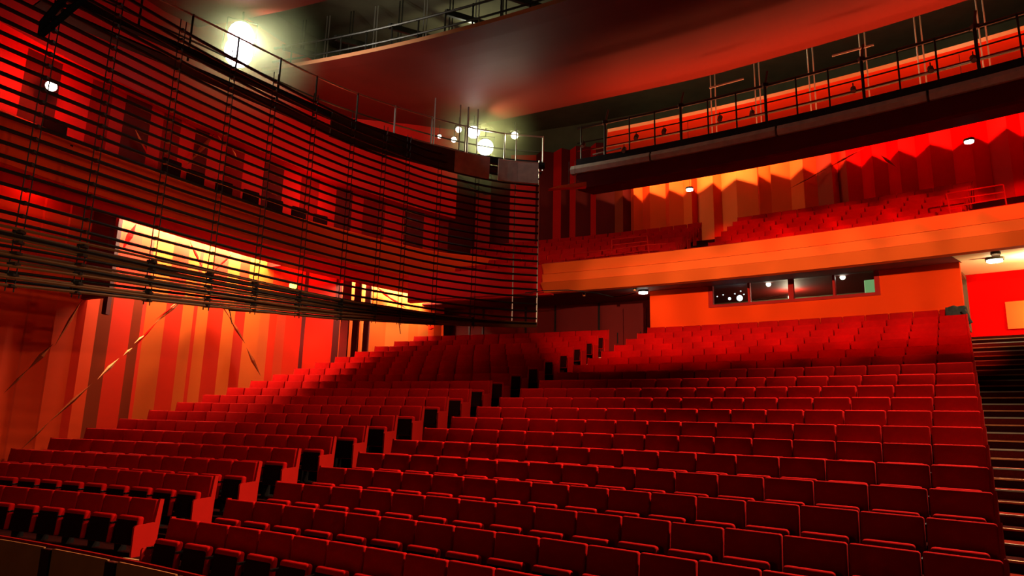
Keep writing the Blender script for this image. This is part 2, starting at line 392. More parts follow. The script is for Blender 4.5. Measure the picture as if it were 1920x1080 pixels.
# ---- main balcony: slab, fascia in folded bands
BR = 54.0
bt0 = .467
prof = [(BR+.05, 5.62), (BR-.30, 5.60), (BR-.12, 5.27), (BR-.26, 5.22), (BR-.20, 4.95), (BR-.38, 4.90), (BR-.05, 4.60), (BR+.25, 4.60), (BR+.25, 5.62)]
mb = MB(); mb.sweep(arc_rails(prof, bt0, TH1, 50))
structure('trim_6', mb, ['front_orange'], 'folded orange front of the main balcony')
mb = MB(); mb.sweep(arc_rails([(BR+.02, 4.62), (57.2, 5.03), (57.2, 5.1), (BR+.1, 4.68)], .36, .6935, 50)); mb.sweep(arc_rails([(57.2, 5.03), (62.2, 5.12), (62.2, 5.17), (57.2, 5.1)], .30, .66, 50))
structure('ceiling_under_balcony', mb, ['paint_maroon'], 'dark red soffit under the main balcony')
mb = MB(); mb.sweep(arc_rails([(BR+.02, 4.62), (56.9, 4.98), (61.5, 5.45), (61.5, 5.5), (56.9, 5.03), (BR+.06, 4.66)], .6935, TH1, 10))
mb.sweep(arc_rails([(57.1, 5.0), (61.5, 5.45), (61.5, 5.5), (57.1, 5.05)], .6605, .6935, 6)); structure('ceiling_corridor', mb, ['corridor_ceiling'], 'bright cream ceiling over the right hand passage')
mb = MB(); mb.sweep(arc_rails([(61.2, 2.), (61.5, 2.), (61.5, 5.7), (61.2, 5.7)], .660, .82, 14))
structure('wall_passage', mb, ['paint_scarlet'], 'bright red end wall of the right hand passage')
# thin metal edge on the balcony
mb = MB(); mb.tube([cyl(BR-.08, bt0+(TH1-bt0)*i/50, 5.66) for i in range(51)], .018, 6)
structure('trim_7', mb, ['frame_red'], 'thin rail on the balcony front edge')
# shaded left end of the balcony front, shade put into dark red paint
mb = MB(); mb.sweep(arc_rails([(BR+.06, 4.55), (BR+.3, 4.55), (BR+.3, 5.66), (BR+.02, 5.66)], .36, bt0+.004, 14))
structure('trim_8', mb, ['paint_red'], 'shaded left end of the orange balcony front, shade put into dark red')

# ---- balcony floor steps
def bR(k): return BR+.95+.86*k
def bF(k): return 4.95+.42*k
mb = MB(); prof = [(BR+.1, 4.9)]
for k in range(7): prof += [(bR(k)-.55 if k else BR+.12, bF(k)), (bR(k+1)-.55, bF(k))]
prof += [(67, bF(7)), (67, 6.42), (55.2, 4.92)]
mb.sweep(arc_rails(prof, .36, .82, 50)); structure('floor_balcony', mb, ['carpet'], 'dark stepped floor of the main balcony')

# ---- folded back wall of the balcony, varied paints
def foldedarc(R, z0, z1, cuts, name, label, fold=.2):
    mb = MB(); ml = []
    for i in range(len(cuts)-1):
        (t0, m), (t1, _) = cuts[i], cuts[i+1]
        if m not in ml: ml.append(m)
        r0, r1 = R+(fold if i % 2 else -fold), R+(-fold if i % 2 else fold)
        P = [cyl(r0, t0, z0), cyl(r1, t1, z0), cyl(r1, t1, z1), cyl(r0, t0, z1)]; Q = [cyl(R+.5, t0, z0), cyl(R+.5, t1, z0), cyl(R+.5, t1, z1), cyl(R+.5, t0, z1)]
        mb.add(P+Q, [(0, 1, 2, 3), (7, 6, 5, 4), (0, 4, 5, 1), (3, 2, 6, 7), (0, 3, 7, 4), (1, 5, 6, 2)], ml.index(m))
    return structure(name, mb, ml, label)
cuts = [(px, m) for px, m in ((1016, 'paint_maroon'), (1035, R_), (1055, 'paint_maroon'), (1066, R_), (1082, 'paint_maroon'), (1105, R_), (1120, 'paint_maroon'), (1150, B_), (1170, 'paint_maroon'), (1180, K_), (1190, O_), (1202, K_), (1220, O_), (1245, K_), (1256, O_), (1278, O_), (1298, K_), (1304, A_), (1338, O_), (1350, A_), (1382, A_), (1418, K_), (1424, O_), (1443, A_), (1447, O_), (1480, O_), (1508, O_), (1530, B_), (1562, K_), (1570, B_), (1590, R_), (1615, D_), (1640, R_), (1665, D_), (1690, R_), (1720, D_), (1750, R_), (1790, D_), (1830, D_), (1860, R_), (1900, D_), (1925, R_))]
cuts = [(.33, R_), (.36, 'paint_maroon'), (.38, R_), (.40, 'paint_maroon')]+[(thOf(atR(px, 330, 62.)), m) for px, m in cuts]
cuts = sorted(cuts, key=lambda c: c[0]) + [(.83, R_)]
foldedarc(62., 5.5, 13.6, cuts, 'wall_back_balcony', 'folded striped wall behind the main balcony')

# ---- void above, closing shell
mb = MB(); mb.sweep(arc_rails([(25, 15.4), (66, 15.4), (66, 15.6), (25, 15.6)], .0, 1.3, 30)); structure('ceiling', mb, ['void_black'], 'dark roof void above the ceiling panels')
mb = MB(); mb.sweep(arc_rails([(63.2, 11.), (63.5, 11.), (63.5, 15.5), (63.2, 15.5)], .2, .9, 30)); 
mb.sweep(path_rails([wallat(i*WS[-1]/40, -.6) for i in range(41)], [(0, 9.), (-.2, 9.), (-.2, 15.5), (0, 15.5)]))
mb.beam(wallat(WS[-1], -.2, 13.6), cyl(63.3, .36, 13.6), .3, 3.8)
mb.beam(wallat(WS[-1], -.15, 7.0), cyl(62.3, .345, 7.0), .3, 9.5, 1)
structure('wall_void', mb, ['void_black', 'paint_maroon'], 'dark walls of the roof void')
mb = MB()
for a, b in ((cyl(64, .83), cyl(50, .83)), (cyl(50, .83), Vector((19, -8, 0)))):
    mb.beam(a+Vector((0, 0, 6.2)), b+Vector((0, 0, 6.2)), .3, 18.6)
structure('wall_right', mb, ['paint_red'], 'red right hand side wall')
# catwalk clutter in the void: dark wall behind bridge gap
# ---- ceiling clouds
def cloud(name, outline_near, outline_far, zfun, th, label, under='cloud_under'):
    # both outlines: same number of (x, y); ruled surface between, thickness th
    mb = MB(); n = len(outline_near); K = 10; top = []; bot = []
    for i in range(n):
        a, b = Vector(outline_near[i]), Vector(outline_far[i])
        row = [a.lerp(b, k/K) for k in range(K+1)]
        bot.append([Vector((p.x, p.y, zfun(k/K))) for k, p in enumerate(row)]); top.append([Vector((p.x, p.y, zfun(k/K)+th)) for k, p in enumerate(row)])
    vs = [v for r in bot for v in r]+[v for r in top for v in r]; M = n*(K+1); fs = []; mi = []
    for i in range(n-1):
        for k in range(K):
            q = (i*(K+1)+k, (i+1)*(K+1)+k, (i+1)*(K+1)+k+1, i*(K+1)+k+1); fs.append(q); mi.append(0); fs.append(tuple(M+x for x in q)[::-1]); mi.append(0)
        for k in (0, K):
            fs.append((i*(K+1)+k, M+i*(K+1)+k, M+(i+1)*(K+1)+k, (i+1)*(K+1)+k)); mi.append(1)
    for i in (0, n-1):
        for k in range(K): fs.append((i*(K+1)+k, i*(K+1)+k+1, M+i*(K+1)+k+1, M+i*(K+1)+k)); mi.append(1)
    mb.add(vs, fs); mb.m = mi
    o = mb.build(name, [under, 'cloud_edge']); tag(o, label, 'ceiling panel', 'suspended ceiling panels'); return o
N = 60
near = []; far = []
tip = atz(487, 135, 12.)
tn0 = thOf(tip)
Rn = hypot(tip.x-CX, tip.y-CY)
lp = [atz(*p, 12.) for p in ((492, 140), (560, 192), (640, 218), (760, 232), (860, 243), (905, 232), (1040, 204))]
tf0 = .505
for i in range(N+1):
    t = i/N
    near.append(tuple(cyl(Rn, tn0+(.80-tn0)*t)))
farpts = [(p.x, p.y) for p in lp] + [tuple(cyl(54.75, a)[:2]) for a in (.56, .60, .65, .70, .75, .80)]
fp = pathpts(farpts, .3)
far = [tuple(fp[int(i*(len(fp)-1)/N)]) for i in range(N+1)]
def z1(k): return 12. - .16*sin(pi*k**.8) if k < 1 else 12.
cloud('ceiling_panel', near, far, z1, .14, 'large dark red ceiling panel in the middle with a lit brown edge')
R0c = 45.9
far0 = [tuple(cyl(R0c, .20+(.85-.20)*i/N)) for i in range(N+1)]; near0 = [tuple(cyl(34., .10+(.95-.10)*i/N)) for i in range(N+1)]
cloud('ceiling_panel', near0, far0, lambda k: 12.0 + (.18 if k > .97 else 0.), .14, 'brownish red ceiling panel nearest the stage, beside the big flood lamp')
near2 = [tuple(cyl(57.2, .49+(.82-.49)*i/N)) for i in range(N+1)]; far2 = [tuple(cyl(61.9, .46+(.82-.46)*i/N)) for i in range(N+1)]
cloud('ceiling_panel', near2, far2, lambda k: 11.85-.25*k, .14, 'ceiling panel beyond the technical bridge, uplight put into its orange red', 'cloud_uplit')

# ================================================================ SEATS
PAL_T = Matrix.Rotation(math.radians(-7), 4, 'X')
def back_geo(seg=3):
    vs, fs = rbox((.612, .095, .56), (0, .0, .0), .028, seg)
    out = []
    for v in vs:
        bulge = .012*(1-(v.x/.31)**2)*(1-(v.z/.29)**2)
        y = v.y - (bulge if v.y < 0 else 0)
        out.append(Matrix.Translation((0, -.005, .675)) @ (PAL_T @ Vector((v.x, y, v.z))))
    return out, fs
def cushion_geo(seg=3):
    vs, fs = rbox((.50, .115, .46), (0, 0, 0), .04, seg)
    return [Matrix.Translation((0, -.225, .468)) @ (Matrix.Rotation(math.radians(-5), 4, 'X') @ v) for v in vs], fs
def bounce_panel_geo():  # unseen dark rear panel added to cut red bounce between rows
    vs, fs = rbox((.604, .02, .55), (0, .058, -.012), .008, 1)
    return [Matrix.Translation((0, -.005, .675)) @ (PAL_T @ v) for v in vs], fs
def under_geo():
    vs, fs = rbox((.46, .016, .38), (0, -.060, -.028), .006, 1)
    return [Matrix.Translation((0, -.225, .468)) @ (Matrix.Rotation(math.radians(-5), 4, 'X') @ v) for v in vs], fs
def stand_geo():
    m = MB(); m.box((-.306, -.10, .28), (.035, .20, .56)); m.box((-.306, -.16, .57), (.05, .34, .03)); m.box((-.306, -.10, .01), (.10, .34, .02)); return m
PANEL = [(-.40, 0.), (-.40, .55), (-.38, .578), (-.035, .60), (.02, .968), (.095, .958), (.05, .45), (.03, 0.)]
def panel_geo(side):
    m = MB(); x = side*.325; m.prism([(x, y, z) for y, z in PANEL], (-.017, 0, 0), (.017, 0, 0)); return m
def mesh_of(name, vs, fs, matname, smooth=True):
    m = MB(); m.add(vs, fs); o = m.build(name, [matname], None, smooth, local=True); me = o.data; bpy.data.objects.remove(o); return me
ME_BACK = mesh_of('backrest', *back_geo(), 'seat_fabric'); ME_CUSH = mesh_of('seat_cushion', *cushion_geo(), 'seat_fabric')
ME_BOUNCE = mesh_of('bounce_panel', *bounce_panel_geo(), 'seat_shell', False); ME_UNDER = mesh_of('underside_panel', *under_geo(), 'seat_shell', False)
_m = stand_geo(); ME_STAND = mesh_of('armrest_stand', _m.v, _m.f, 'seat_metal', False)
ME_PANEL = {}
for sd in (-1, 1): _m = panel_geo(sd); ME_PANEL[sd] = mesh_of('end_panel', _m.v, _m.f, 'panel_red', False)
ORD = 'first second third fourth fifth sixth seventh eighth ninth tenth eleventh twelfth thirteenth fourteenth fifteenth sixteenth seventeenth eighteenth nineteenth twentieth'.split()
seats = []
def add_rows(block):
    for r in range(20):
        if block == 'R':
            a, b = thRL(r), thRR(r); R, zf = rowR(r), rowFloor(r); n = int(round(R*(b-a)/.6325))
        else:
            if r == 0: continue
            a, b = thLL(r), thLR(r); R, zf = rowR(r), rowFloor(r); n = int(round(R*(b-a)/.6325))
            if r == 1: R = rowR(1)-.15; zf -= .10; b = .4456
        step = (b-a)/n
        for i in range(n):
            t = a+step*(i+.5); q = proj(cyl(R, t, zf+.9))
            if q[0] < -45 or q[0] > 1990 or q[1] > 1150: continue
            near_aisle = i if block == 'R' else n-1-i
            seats.append(dict(b=block, r=r, i=i, n=n, t=t, R=R, zf=zf, sx=R*step/.6325, k=near_aisle, d=hypot(*cyl(R, t)[:2]), q=q))
add_rows('R'); add_rows('L')
def keyf(s): return s['d']
# whole rows count as individual seats until 300 are reached
seats.sort(key=keyf)
indiv, rest = seats[:300], seats[300:]
first = {}
def link(me, name, parent, loc=None):
    o = bpy.data.objects.new(name, me); COL.objects.link(o); o.parent = parent; return o
for s in indiv:
    P = cyl(s['R'], s['t'], s['zf'])
    rown = ORD[s['r'] - (1 if s['b'] == 'L' else 0)]
    blk = 'right block' if s['b'] == 'R' else 'left block'
    if s['k'] == 0: lbl = 'red folding seat at the centre aisle end, %s row from the stage, %s' % (rown, blk)
    elif s['b'] == 'R' and s['i'] == s['n']-1: lbl = 'red folding seat beside the right hand steps, %s row from the stage' % rown
    else: lbl = 'red folding seat, %s row from stage, %s, %s seat from centre aisle' % (rown, blk, ORD[s['k']])
    e = empty('theatre_seat', P, lbl, 'seat', 'red folding seats in the stalls', rz=-s['t']+random.uniform(-.006, .006))
    e.location.z += random.uniform(-.003, .006)
    e.scale = (s['sx'], 1, 1)
    bk_ = link(ME_BACK, 'backrest', e); link(ME_BOUNCE, 'bounce_panel', bk_); c = link(ME_CUSH, 'seat_cushion', e); link(ME_UNDER, 'underside_panel', c)
    link(ME_STAND, 'armrest_stand', e)
    if s['i'] == 0: link(ME_PANEL[-1], 'end_panel', e)
    if s['i'] == s['n']-1: link(ME_PANEL[1], 'end_panel', e)
# the other seats of the stalls, one object
mb = MB(); bv, bf = back_geo(2); cv, cf = cushion_geo(1)
for s in rest:
    P = cyl(s['R'], s['t'], s['zf']+random.uniform(-.003, .006)); M = Matrix.Translation(P) @ Matrix.Rotation(-s['t'], 4, 'Z') @ Matrix.Diagonal((s['sx'], 1, 1, 1))
    mb.add([M @ v for v in bv], bf, 0); mb.add([M @ v for v in cv], cf, 0)
    st = stand_geo(); mb.add([M @ Vector(v) for v in st.v], st.f, 1)
    for gv, gf in (bounce_panel_geo(), under_geo()): mb.add([M @ v for v in gv], gf, 3)
    for sd, cond in ((-1, s['i'] == 0), (1, s['i'] == s['n']-1)):
        if cond: pg = panel_geo(sd); mb.add([M @ Vector(v) for v in pg.v], pg.f, 2)
o = mb.build('theatre_seat', ['seat_fabric', 'seat_metal', 'panel_red', 'seat_shell'], None, True)
tag(o, 'far rows of red folding theatre seats rising towards the booth wall', 'seats', 'red folding seats in the stalls', 'stuff')
# balcony seats: one object
mb = MB()
for k in range(7):
    R = bR(k); zf = bF(k)
    for a, b in ((.365, .541), (.566, .6975), (.731, .80)):
        if k == 0 and a == .566: a = .575
        n = int(R*(b-a)/.56); 
        for i in range(n):
            t = a+(b-a)*(i+.5)/n; M = Matrix.Translation(cyl(R, t, zf)) @ Matrix.Rotation(-t, 4, 'Z') @ Matrix.Diagonal((.9, 1, .98, 1))
            mb.add([M @ v for v in bv], bf, 0); mb.add([M @ v for v in cv], cf, 0)
            for sd, cond in ((-1, i == 0), (1, i == n-1)):
                if cond: pg = panel_geo(sd); mb.add([M @ Vector(v) for v in pg.v], pg.f, 1)
o = mb.build('balcony_seat', ['seat_fabric', 'panel_red'], None, True)
tag(o, 'rows of red folding seats on the main balcony above the booth', 'seats', 'red seats on the balcony', 'stuff')
# ================================================================ PIPE SCREEN
SP = [(-9.62, 10.85), (-9.18, 11.63), (-8.65, 12.62), (-8.13, 13.62), (-7.62, 14.58), (-7.08, 15.5), (-6.42, 16.6), (-5.68, 17.75), (-4.85, 18.9), (-3.83, 20.0), (-2.49, 21.3), (-.69, 22.35), (.86, 22.75)]
SPP = pathpts(SP, .3); SPN = normals(SPP)
def along(pp, x_img, z):                                # index on a path whose point at height z projects to x_img
    best = min(range(len(pp)), key=lambda i: abs(proj((pp[i].x, pp[i].y, z))[0]-x_img)); return best
scr = empty('pipe_screen', (-5.68, 17.75, 3.0), 'long curved screen of dark horizontal pipes hanging before the side boxes', 'screen')
random.seed(3)
for j in range(22):
    z = 3.5+.25*j; m = MB(); m.tube([p+Vector((0, 0, z)) for p in SPP], .038 if j > 3 else .034, 6); m.build('pipe', ['pipe_dark'], scr, True)
nb = 17
for j in range(nb):
    m = MB(); q = []
    for i, p in enumerate(SPP):
        s = i/(len(SPP)-1); drop = 1.15*(1-s)**1.15+.14
        q.append(p + SPN[i]*(.05*sin(j*2.4)) + Vector((0, 0, 3.36-drop*(j+.5)/nb+.03*sin(j*5.1+s*9)*(1-s))))
    m.tube(q, .030, 5); m.build('stacked_pipe', ['pipe_wood' if j % 3 else 'pipe_dark'], scr, True)
for k, px in enumerate((25, 167, 288, 390, 480, 563, 630, 695, 755, 817, 878, 953, 1003)):
    i = along(SPP, px, 3.4); p = SPP[i]; d = (SPP[min(i+1, len(SPP)-1)]-SPP[max(i-1, 0)]).normalized(); m = MB()
    s = i/(len(SPP)-1); zb = 3.36-1.15*(1-s)**1.15-.2
    if px < 900:
        for o in (-.07, .07): m.tube([p+d*o+Vector((0, 0, zb)), p+d*o+Vector((0, 0, 9.0))], .012, 5)
        for j in range(22): m.box((p.x, p.y, 3.5+.25*j), (.1, .1, .06))
        for j in range(6): m.box((p.x, p.y, zb+.1+(3.3-zb)*j/6), (.15, .15, .05))
        m.build('hanger_cable', ['cable_dark'], scr)
    else:
        m.tube([p+Vector((0, 0, zb+.1)), p+Vector((0, 0, 10.3 if px < 960 else 9.2))], .022, 6); m.build('hanger_rod', ['steel_light'], scr)
for px, a, b in ((425, 0, .9), (752, 0, 1.3)):     # clamped bars under the bundle
    i = along(SPP, px, 3.1); j = min(len(SPP)-1, i+3+int(b*2)); s = i/(len(SPP)-1); zb = 3.3-1.15*(1-s)**1.15-.06
    m = MB(); m.tube([SPP[i]+Vector((0, 0, zb)), SPP[j]+Vector((0, 0, zb+.12))], .05, 6); m.tube([SPP[i]+Vector((0, 0, zb)), SPP[i]+Vector((.06, .1, zb-.35))], .012, 5)
    m.build('clamp_bar', ['cable_dark'], scr)

# ================================================================ SIDE BRIDGE behind the screen top
BP = pathpts([(-10.1, 13.2), (-9.3, 14.35), (-7.75, 16.3), (-5.65, 19.0), (-4.35, 20.2), (-2.95, 21.2), (-1.6, 22.0), (-.3, 22.5), (1.05, 22.7)], .3)
sb = empty('side_bridge', (-5.65, 19.0, 8.4), 'dark lighting bridge running above and behind the pipe screen', 'bridge')
m = MB(); m.sweep(path_rails(BP, [(.06, 8.88), (.06, 9.08), (-.10, 9.08), (-.10, 8.88)])); m.build('edge_beam', ['felt_black'], sb)
m = MB(); m.sweep(path_rails(BP, [(-.45, 9.22), (-.45, 9.34), (-.57, 9.34), (-.57, 9.22)])); m.build('upper_beam', ['felt_black'], sb)
m = MB(); m.sweep(path_rails(BP, [(-.62, 8.95), (-.62, 9.0), (-1.1, 9.0), (-1.1, 8.95)])); m.build('deck', ['felt_black'], sb)
for z, o in ((10.25, -.4), (10.0, -1.2)):
    m = MB(); m.tube([p+n*o+Vector((0, 0, z)) for p, n in zip(BP, normals(BP))], .028, 6); m.build('handrail', ['steel_light' if z > 10.1 else 'steel_dark'], sb, True)
BN = normals(BP); L_ = len(BP)
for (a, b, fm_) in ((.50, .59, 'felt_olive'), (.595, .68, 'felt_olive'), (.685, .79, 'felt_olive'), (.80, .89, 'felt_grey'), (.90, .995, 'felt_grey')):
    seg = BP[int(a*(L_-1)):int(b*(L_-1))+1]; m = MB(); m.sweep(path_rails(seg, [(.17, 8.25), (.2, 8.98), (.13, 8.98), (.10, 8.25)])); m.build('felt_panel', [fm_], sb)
    m = MB(); m.tube([p+n*.17+Vector((0, 0, 9.0)) for p, n in zip(seg, normals(seg))], .03, 6); m.build('panel_rail', ['steel_light' if a > .6 else 'steel_dark'], sb, True)
for i in range(2, L_, 4):
    m = MB(); q = BP[i]+BN[i]*-.4; m.tube([q+Vector((0, 0, 8.95)), q+Vector((0, 0, 10.28))], .03, 6); m.build('post', ['steel_light' if i > .62*L_ else 'steel_dark'], sb)
for k, px in enumerate((822, 870, 884, 905)):
    i = along(BP, px, 9.6); m = MB(); q = BP[i]+BN[i]*-.2; m.tube([q+Vector((0, 0, 8.9)), q+Vector((0, 0, 10.9))], .035 if px == 884 else .022, 6); m.build('lamp_pole', ['steel_light'], sb)

# ================================================================ TECHNICAL BRIDGE
GR = 53.0; g0 = .497; g1 = .80
br = empty('technical_bridge', cyl(GR, .62, 8.0), 'long dark railed bridge with a grey felt edge hanging above the balcony', 'bridge')
m = MB(); m.sweep(arc_rails([(GR, 7.97), (GR, 8.5), (GR+.2, 8.5), (GR+.2, 7.97)], g0, g1, 40)); m.sweep(arc_rails([(GR+.2, 7.97), (GR+.2, 8.05), (GR+1.6, 8.35), (GR+1.6, 8.27)], g0, g1, 40)); m.build('fascia', ['paint_maroon'], br)
js = [g0-.004]+[thOf(atR(px, py, GR)) for px, py in ((1221, 296), (1457, 250), (1741, 185))]+[g1]
for a, b in zip(js[:-1], js[1:]):
    m = MB(); m.sweep(arc_rails([(GR-.10, 8.50), (GR-.16, 8.64), (GR-.08, 8.79), (GR+.1, 8.79), (GR+.1, 8.50)], a+.0006, b-.0006, 12)); m.build('felt_strip', ['felt_grey'], br)
m = MB(); m.sweep(arc_rails([(GR-.02, 8.79), (GR-.02, 9.04), (GR+.1, 9.04), (GR+.1, 8.79)], g0, g1, 40)); m.build('kick_board', ['felt_black'], br)
m = MB(); m.sweep(arc_rails([(GR+.1, 8.72), (GR+.1, 8.8), (GR+1.6, 8.8), (GR+1.6, 8.72)], g0, g1, 40)); m.build('deck', ['steel_dark'], br)
for z, R, r_, mt in ((10.22, GR+.05, .045, 'steel_dark'), (9.66, GR+.05, .02, 'steel_dark'), (9.36, GR+.05, .018, 'frame_red'), (10.0, GR+1.5, .03, 'steel_dark')):
    m = MB(); m.tube([cyl(R, g0+(g1-g0)*i/60, z) for i in range(61)], r_, 6); m.build('rail', [mt], br, True)
for i in range(19):
    t = g0+.003+.0166*i; m = MB(); thick = i % 3 == 1
    m.tube([cyl(GR+.03, t, 8.6), cyl(GR+.03, t, 10.25)], .045 if thick else .026, 6)
    if thick: m.tube([cyl(GR+.03, t, 10.2), cyl(GR+.2, t+.001, 10.75)], .035, 6); m.box(cyl(GR+.03, t, 10.22), (.16, .16, .12))
    m.build('post', ['steel_dark'], br)
for px in (1335, 1418, 1520, 1620, 1728, 1850):
    t = thOf(atR(px, 120, 55.2)); m = MB()
    for o in (-.0014, .0014): m.tube([cyl(55.2, t+o, 8.8), cyl(55.2, t+o, 14.8)], .022, 5)
    m.build('hanger_rod', ['steel_light'], br)
for k, (px, py) in enumerate(((1112, 290), (1330, 165), (1560, 105))):
    a = atR(px, py, 53.6); d = cyl(53.6, .6)-cyl(53.6, .59); m = MB(); m.tube([a, a+d.normalized()*1.1+Vector((0, 0, .02))], .03, 6); m.build('conduit', ['steel_light'], br)

# catwalk above the middle ceiling panel
cw = empty('roof_catwalk', cyl(49.4, .36, 12.2), 'dark catwalk with railings above the lit edge of the middle ceiling panel', 'bridge')
for z, R, r_ in ((12.62, 49.0, .035), (13.15, 49.0, .04), (12.9, 50.4, .03), (13.7, 51.5, .05), (14.4, 52.5, .06)):
    m = MB(); m.tube([cyl(R, .285+.28*i/40, z) for i in range(41)], r_, 6); m.build('rail', ['steel_dark'], cw, True)
for i in range(13):
    t = .29+.021*i; m = MB(); m.tube([cyl(49.0, t, 12.14), cyl(49.0, t, 13.2)], .03, 6); m.build('post', ['steel_dark'], cw)
    m = MB(); 
    for o in (-.0012, .0012): m.tube([cyl(50.6, t+.006+o, 12.2), cyl(50.6, t+.006+o, 15.3)], .025, 5)
    m.build('hanger_rod', ['steel_light' if i % 2 else 'steel_dark'], cw)
for i in range(6):
    t = .30+.045*i; m = MB(); m.beam(cyl(49.2, t, 13.3), cyl(53.5, t+.02, 14.6), .12, .2); m.build('roof_beam', ['steel_dark'], cw)
m = MB(); m.sweep(arc_rails([(49.1, 12.2), (49.1, 12.26), (50.2, 12.26), (50.2, 12.2)], .285, .565, 20)); m.build('deck', ['steel_dark'], cw)

# ================================================================ LAMPS
def lamp(name, P, r, mt, label, cat='lamp', group=None, face=None, yoke=True, hmat='steel_dark', stretch=1):
    P = Vector(P); d = (Vector((0, 0, 0))-P).normalized() if face is None else Vector(face).normalized()
    o = empty(name, P, label, cat, group); u = d.cross(Vector((0, 0, 1))).normalized(); q = u.cross(d)
    def ring(c, rr): return [c + u*(rr*cos(2*pi*k/18)) + q*(rr*stretch*sin(2*pi*k/18)) for k in range(18)]
    m = MB(); m.sweep([ring(P+d*.02, r*1.06), ring(P-d*r*.5, r*1.02), ring(P-d*r*1.3, r*.55)]); m.build('lamp_housing', [hmat], o, True)
    m = MB(); m.sweep([ring(P+d*.03, r), ring(P+d*(.03+r*.12), r*.8), ring(P+d*(.03+r*.16), r*.3)]); m.build('lens', [mt], o, True)
    if yoke:
        m = MB(); m.tube([P+u*r*1.15, P+u*r*1.15+Vector((0, 0, r*1.4)), P-u*r*1.15+Vector((0, 0, r*1.4)), P-u*r*1.15], max(.012, r*.07), 5); m.tube([P+Vector((0, 0, r*1.4)), P+Vector((0, 0, r*1.4+.35))], max(.012, r*.08), 5); m.build('yoke', ['steel_dark'], o)
    return o
F1 = atz(452, 68, 11.3); F2 = atz(447, 98, 10.9)  # flood lenses below are enlarged to take in the lamps' glare
lamp('flood_lamp', F1, .37, 'lamp_white', 'upper of the two big glaring flood lamps beside the middle ceiling panel', stretch=1.15)
lamp('flood_lamp', F2, .40, 'lamp_white', 'lower of the two big glaring flood lamps beside the middle ceiling panel', stretch=1.15)
light('SPOT', 'flood_glow', F1*.985, 1300, WHITE, to=(-5.5, 25.5, 12.6), size=.3, spot=125, blend=.5)
for px, py, z, r, lbl in ((888, 248, 11.2, .24, 'glaring stage lamp on a pale pole just under the ceiling panel'), (910, 276, 10.2, .30, 'biggest glaring lamp over the grey felt side bridge, lower than its neighbour'),
        (860, 243, 10.8, .11, 'small round white lamp touching the ceiling panel edge'), (965, 254, 10.4, .13, 'single round white lamp right of the glaring pair'), (851, 262, 10.4, .10, 'small white lamp left of the glaring pair beside an orange glow'),
        (824, 256, 10.4, .07, 'smallest white lamp at the left end of the lamp cluster')):
    lamp('stage_lamp', atz(px, py, z), r, 'lamp_white' if r > .2 else 'lamp_small', lbl, group='stage lamps above the side bridge')
G1 = atz(888, 248, 11.2)*.985; light('SPOT', 'stage_lamp_glow', G1, 420, (1, .88, .5), to=(3.2, 24.6, 12.3), size=.12, spot=95, blend=.7)
G3 = atz(965, 254, 10.4)*.985; light('POINT', 'stage_lamp_glow', G3, 70, (1, .93, .66), size=.1)
G2 = atz(910, 276, 10.2); light('POINT', 'stage_lamp_glow', G2*.985+Vector((0, 0, -.25)), 110, (1, .93, .66), size=.2)
ordn = ['leftmost', 'second from the left', 'third from the left', 'fourth from the left', 'middle', 'fourth from the right', 'third from the right', 'second from the right', 'rightmost']
for k, (px, py) in enumerate(((1093, 272), (1170, 281), (1193, 257), (1245, 246), (1350, 222), (1410, 212), (1600, 168), (1745, 130), (1825, 110))):
    P = atR(px, py, GR-.02); o = empty('clamp_spotlight', P, 'small black clamp spotlight on the bridge rail, %s' % ordn[k], 'lamp', 'clamp spotlights on the technical bridge')
    m = MB(); d = Vector((-.3, -.6, -.75)).normalized(); m.tube([P-d*.09, P+d*.05, P+d*.1], .075, 8); m.build('lamp_housing', ['steel_dark'], o)
    m = MB(); m.disc(P+d*.101, .06, d, .012, 10); m.build('lens', ['steel_light'], o)
    m = MB(); m.tube([P, P+Vector((0, 0, .2))], .015, 5); m.build('clamp', ['steel_dark'], o)
def wallpoint(px, py, off=.1): s, P = wallhit(px, py); return wallat(s, off, P.z)
P = wallpoint(70, 167, .5); lamp('wall_lamp', P, .13, 'lamp_white', 'small bright lamp on the upper side wall at the left end', face=(.7, -.7, -.1), yoke=False)
light('POINT', 'wall_lamp_glow', P+Vector((.25, -.2, .0)), 70, (1, .12, .04), size=.1)
P = wallpoint(540, 537, .3); lamp('wall_lamp', P, .14, 'lamp_yellow', 'yellow lamp behind the stacked pipes beside the slot', yoke=False)
P = wallpoint(350, 153, .75); lamp('wall_lamp', P, .04, 'lamp_small', 'tiny pinkish lamp on the upper red band', yoke=False)
# recessed and hanging downlights
def downlight(P, r, lbl, mt='lamp_white'):
    P = Vector(P); o = empty('downlight', P, lbl, 'lamp', 'small round downlights'); m = MB(); m.tube([P+Vector((0, 0, .0)), P+Vector((0, 0, .07))], r*1.15, 16); m.build('lamp_housing', ['steel_dark'], o)
    m = MB(); m.tube([P+Vector((0, 0, -.045)), P+Vector((0, 0, -.001))], r*.95, 16); m.build('lens', [mt], o); return o
downlight(solve(1206, 548, lambda R: soffit(R)-.09), .17, 'bright downlight under the balcony beside the orange booth wall'); light('POINT', 'downlight_glow', solve(1206, 548, soffit)+Vector((0, -.1, -.35)), 14, WARM, size=.08)
downlight(solve(1865, 488, lambda R: passage(R)-.09), .20, 'bright downlight in the ceiling of the right hand passage')
downlight(solve(1867, 477, lambda R: passage(R)-.09), .10, 'unlit small fitting ahead of the passage downlight', 'nosing')
for px, py, l in ((1095, 553, 'left'), (1190, 543, 'right')): downlight(solve(px, py, lambda R: soffit(R)-.09), .05, 'faint tiny downlight in the soffit, %s one of the dim pair' % l, 'ribbon_light')
